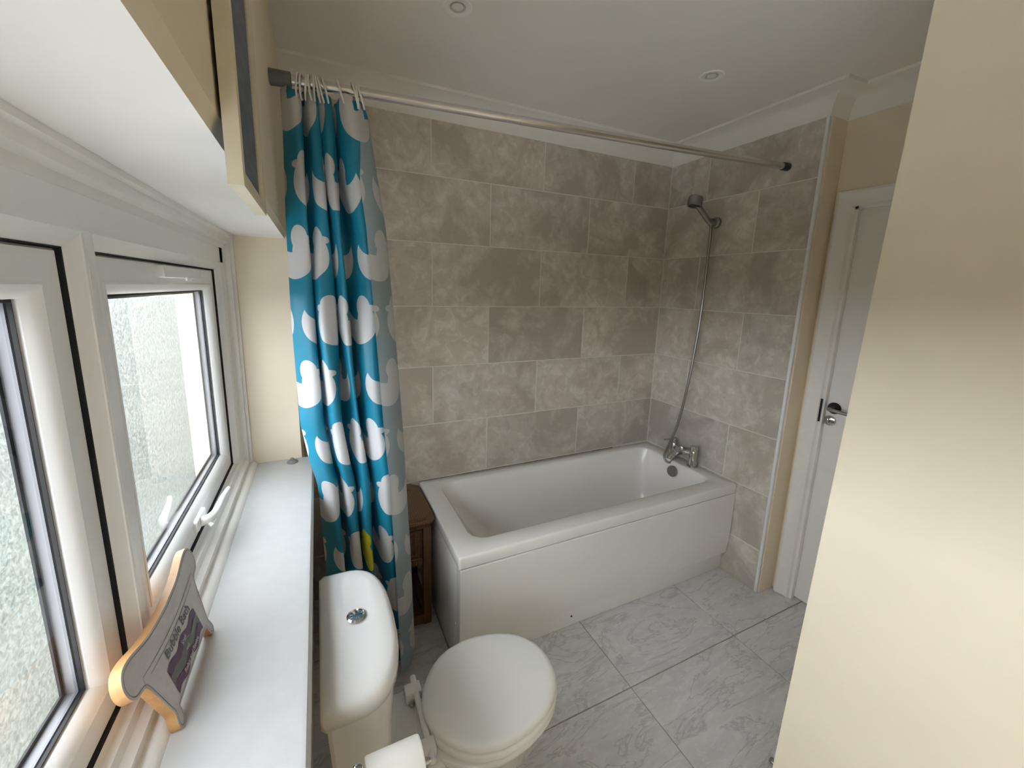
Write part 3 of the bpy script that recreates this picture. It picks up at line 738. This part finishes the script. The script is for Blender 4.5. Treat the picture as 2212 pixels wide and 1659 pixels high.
for yy in (CYC-.078, CYC+.078):
    hg = box('hinge', PX0-.034, PX0+.012, yy-.018, yy+.018, .3925, .426, 'seat', wc, bevel=.005)
    lathe('hinge_bolt', [(0, 0), (.0055, 0), (.0055, .008), (0, .009)], 'chrome', (PX0-.020, yy-.026, .3935), (0, 0, 1), hg, 10)
tube('hinge_bar', [(PX0-.004, CYC-.115, .418), (PX0-.004, CYC+.115, .418)], .0085, 'seat', wc, 12)

# ------------------------------------------------------------------ toilet roll on free-standing holder
RX0, RX1, RY, RZ = -1.984, -1.890, -1.375, .694
rh = empty('toilet_roll_holder', (-2.0, RY, 0))
tag(rh, 'free-standing chrome toilet roll holder in front of the cistern', 'roll holder')
lathe('base', [(0, 0), (.085, 0), (.085, .008), (.078, .014), (.012, .016), (0, .016)], 'chrome', (-1.995, RY, .001), (0, 0, 1), rh)
tube('post', [(-1.998, RY, .012), (-1.998, RY, .752), (-1.998, RY, .757), (-1.998, RY, .7595)], [.0095, .0095, .008, .004], 'chrome', rh, 18)
tube('arm', [(-1.998, RY, RZ+.010), (RX1+.010, RY, RZ+.010), (RX1+.014, RY, RZ+.010)], [.006, .006, .004], 'chrome', rh, 12)
rl = empty('toilet_roll', ((RX0+RX1)/2, RY, RZ))
tag(rl, 'white toilet roll hanging on chrome holder beside the toilet', 'toilet roll')
lathe('paper', [(.021, 0), (.047, 0), (.0485, .003), (.0485, RX1-RX0-.003), (.047, RX1-RX0), (.021, RX1-RX0), (.021, 0)], 'paper', (RX0, RY, RZ), (1, 0, 0), rl, 40)
lathe('cardboard_core', [(.0205, .001), (.0215, .001), (.0215, RX1-RX0-.001), (.0205, RX1-RX0-.001), (.0205, .001)], 'card', (RX0, RY, RZ), (1, 0, 0), rl, 30)

# ------------------------------------------------------------------ bath-shaped sign on the sill
sg = empty('bath_shaped_sign', (-2.266, -1.13, WZ0))
tag(sg, 'bath-shaped wooden sign reading Bubble Bath leaning on the window', 'sign')
LEAN = math.radians(14); SC = -1.1747
s_ax = Vector((0.012, 1, 0)).normalized(); t_ax = Vector((-math.sin(LEAN), 0, math.cos(LEAN))); n_ax = s_ax.cross(t_ax).normalized()
SO = Vector((-2.2424, SC, WZ0+.001))
SP = lambda s, t, n=0: SO+s_ax*s*.835+t_ax*t*1.03+n_ax*n
half = [(0, .026), (.088, .026), (.096, .020), (.100, .008), (.108, .0), (.118, .0), (.124, .008), (.122, .020), (.118, .030), (.122, .045), (.134, .085), (.142, .108), (.152, .114), (.172, .118), (.184, .130), (.187, .146), (.180, .160), (.166, .168), (.14, .167), (.10, .158), (.06, .152), (0, .149)]
def sm2(h): return [(p.x, p.y) for p in spline([(a, b_, 0) for a, b_ in h], 3)]
hf = sm2(half)
outline = hf+[(-a, b_) for a, b_ in reversed(hf[1:-1])]
TH = .014
def plate(name, ol, n0, n1, mat, parent):
    return loft(name, [[SP(s, t, n0) for s, t in ol], [SP(s, t, n1) for s, t in ol]], mat, parent, smooth=20)
bd = plate('board', outline, -TH, 0, ['pine', 'sign_face'], sg)
for p in bd.data.polygons:
    if len(p.vertices) > 10 and (Vector(p.center)-SP(0, .08, 0)).dot(n_ax) > -.004: p.material_index = 1
def inset(ol, d):
    out = []; n = len(ol)
    area = sum(ol[i][0]*ol[(i+1) % n][1]-ol[(i+1) % n][0]*ol[i][1] for i in range(n))
    sg_ = 1 if area > 0 else -1
    for i in range(n):
        (ax, ay), (bx, by) = ol[i-1], ol[(i+1) % n]
        dx, dy = bx-ax, by-ay; L = math.hypot(dx, dy) or 1
        out.append((ol[i][0]-sg_*dy/L*d, ol[i][1]+sg_*dx/L*d))
    return out
def strip(name, pts, w, mat, parent, closed=False, n1=.0006):
    pa, pb = [], []
    m = len(pts)
    for i in range(m):
        a = pts[(i-1) % m] if closed or i else pts[0]; c = pts[(i+1) % m] if closed or i < m-1 else pts[-1]
        dx, dy = c[0]-a[0], c[1]-a[1]; L = math.hypot(dx, dy) or 1
        ox, oy = -dy/L*w/2, dx/L*w/2
        pa.append(SP(pts[i][0]+ox, pts[i][1]+oy, n1)); pb.append(SP(pts[i][0]-ox, pts[i][1]-oy, n1))
    fs = [(i, (i+1) % m, m+(i+1) % m, m+i) for i in range(m if closed else m-1)]
    return meshobj(name, pa+pb, fs, mat, parent, fix=False)
strip('outline_print', inset(outline, .0045), .0011, 'sign_line', sg, True)
rim1 = [(-.145, .112)]+[(s, .128-.012*(1-(s/.15)**2)) for s in [-.14+.02*k for k in range(15)]]+[(.145, .112)]
strip('rim_line_print', rim1, .0010, 'sign_line', sg)
strip('rim_line_print', [(s, t-.009) for s, t in rim1[2:-2]], .0010, 'sign_line', sg)
def band(name, t0, t1, mat):
    N = 36; a = [];
    for k in range(N+1):
        s = -.083+.166*k/N; w = .0032*math.sin(k/N*2*PI*2.5)
        a.append((s, w))
    vs = [SP(s, t0+w, .0007) for s, w in a]+[SP(s, t1+w, .0007) for s, w in a]
    return meshobj(name, vs, [(i, i+1, N+2+i, N+1+i) for i in range(N)], mat, sg, fix=False)
band('wave_print', .069, .083, 'sign_purple'); band('wave_print', .053, .0675, 'sign_grey'); band('wave_print', .036, .0515, 'sign_purple')
def text(name, body, s, t, size, mat, parent, n=.0016, sx=1.0):
    cu = bpy.data.curves.new(name, 'FONT'); cu.body = body; cu.size = size; cu.align_x = 'CENTER'; cu.align_y = 'CENTER'; cu.extrude = .0002; cu.resolution_u = 3
    tmp = bpy.data.objects.new('tmp', cu); COL.objects.link(tmp)
    me = bpy.data.meshes.new_from_object(tmp.evaluated_get(bpy.context.evaluated_depsgraph_get()))
    bpy.data.objects.remove(tmp)
    o = SP(s, t, n)
    for v in me.vertices:
        x, y, z = v.co; v.co = o+s_ax*x*sx*.835+t_ax*y*1.0+n_ax*z
    me.name = name
    return link(name, me, mat, parent)
text('title_lettering', 'Bubble Bath', 0, .0985, .0225, 'sign_text', sg, sx=1.25)
text('small_lettering', 'Soak', .0, .0765, .0135, 'sign_face', sg, .0020)
text('small_lettering', 'and', .0, .0605, .0105, 'sign_face', sg, .0020)
text('small_lettering', 'Relax and Revive', .002, .0435, .0120, 'sign_face', sg, .0020, 1.1)

# ------------------------------------------------------------------ suction cup left on the sill
sc_ = empty('suction_cup', (-2.139, -.262, WZ0))
tag(sc_, 'small grey rubber suction cup lying on the sill corner', 'suction cup')
lathe('cup', [(0, .001), (.019, .0008), (.020, .003), (.014, .008), (.009, .011), (0, .011)], 'rubber', (-2.139, -.262, WZ0), (0, -.05, 1), sc_, 24)
lathe('knob', [(0, .009), (.006, .010), (.0075, .014), (.006, .018), (.002, .0175), (0, .016)], 'rubber', (-2.139, -.262, WZ0), (0, -.05, 1), sc_, 16)

# ------------------------------------------------------------------ picture on the window wall
pc = empty('framed_picture', (-2.105, -1.165, 1.66))
tag(pc, 'cream framed blue-grey picture hanging above the window edge', 'picture')
qx0, qx1, qy0, qy1, qz0, qz1 = -2.1024, -2.0863, -1.3792, -1.153, 1.6456, 1.9919
loops = []
fw_ = .019
for ins, x in ((0, qx0), (0, qx1), (.004, qx1+.0012), (fw_-.002, qx1), (fw_, qx1-.004), (fw_, qx0)):
    loops.append([Vector((x, qy0+ins, qz0+ins)), Vector((x, qy1-ins, qz0+ins)), Vector((x, qy1-ins, qz1-ins)), Vector((x, qy0+ins, qz1-ins))])
loft('frame', loops, 'frame_paint', pc, False, False, smooth=20)
box('painting', qx0+.001, qx1-.006, qy0+.012, qy1-.012, qz0+.012, qz1-.012, 'canvas', pc)
box('hanging_batten', XW, qx0+.002, -1.28, -1.21, 1.90, 1.925, 'pine', pc)

# ------------------------------------------------------------------ downlights
for i, (lx, ly, lab) in enumerate(((-.544, -.680, 'unlit white recessed downlight above the shower end of the bath'), (-1.575, -.60, 'unlit white recessed downlight at the top edge of the picture'))):
    dl = empty('downlight', (lx, ly, ZC)); tag(dl, lab, 'downlight', 'recessed ceiling downlights')
    lathe('bezel', [(.024, .004), (.026, 0), (.030, -.003), (.043, -.0035), (.0455, -.001), (.0455, .002)], 'white_paint', (lx, ly, ZC), (0, 0, 1), dl)
    lathe('lamp', [(0, .012), (.012, .0105), (.018, .003), (.0245, .001), (.0245, .003), (0, .014)], 'lamp_glass', (lx, ly, ZC-.0035), (0, 0, 1), dl)

# ------------------------------------------------------------------ chrome rod end by the partition corner
rd = empty('chrome_wall_rod', (-.845, YP, .150))
tag(rd, 'chrome rod end poking out past the cream partition corner', 'wall rod')
tube('rod', [(-.838, YP-.002, .150), (-.838, YP+.036, .150), (-.838, YP+.041, .150), (-.838, YP+.044, .150)], [.0125, .0125, .011, .006], 'chrome', rd, 18)
lathe('flange', [(0, 0), (.022, 0), (.021, .006), (.012, .007)], 'chrome', (-.838, YP, .150), (0, 1, 0), rd, 20)
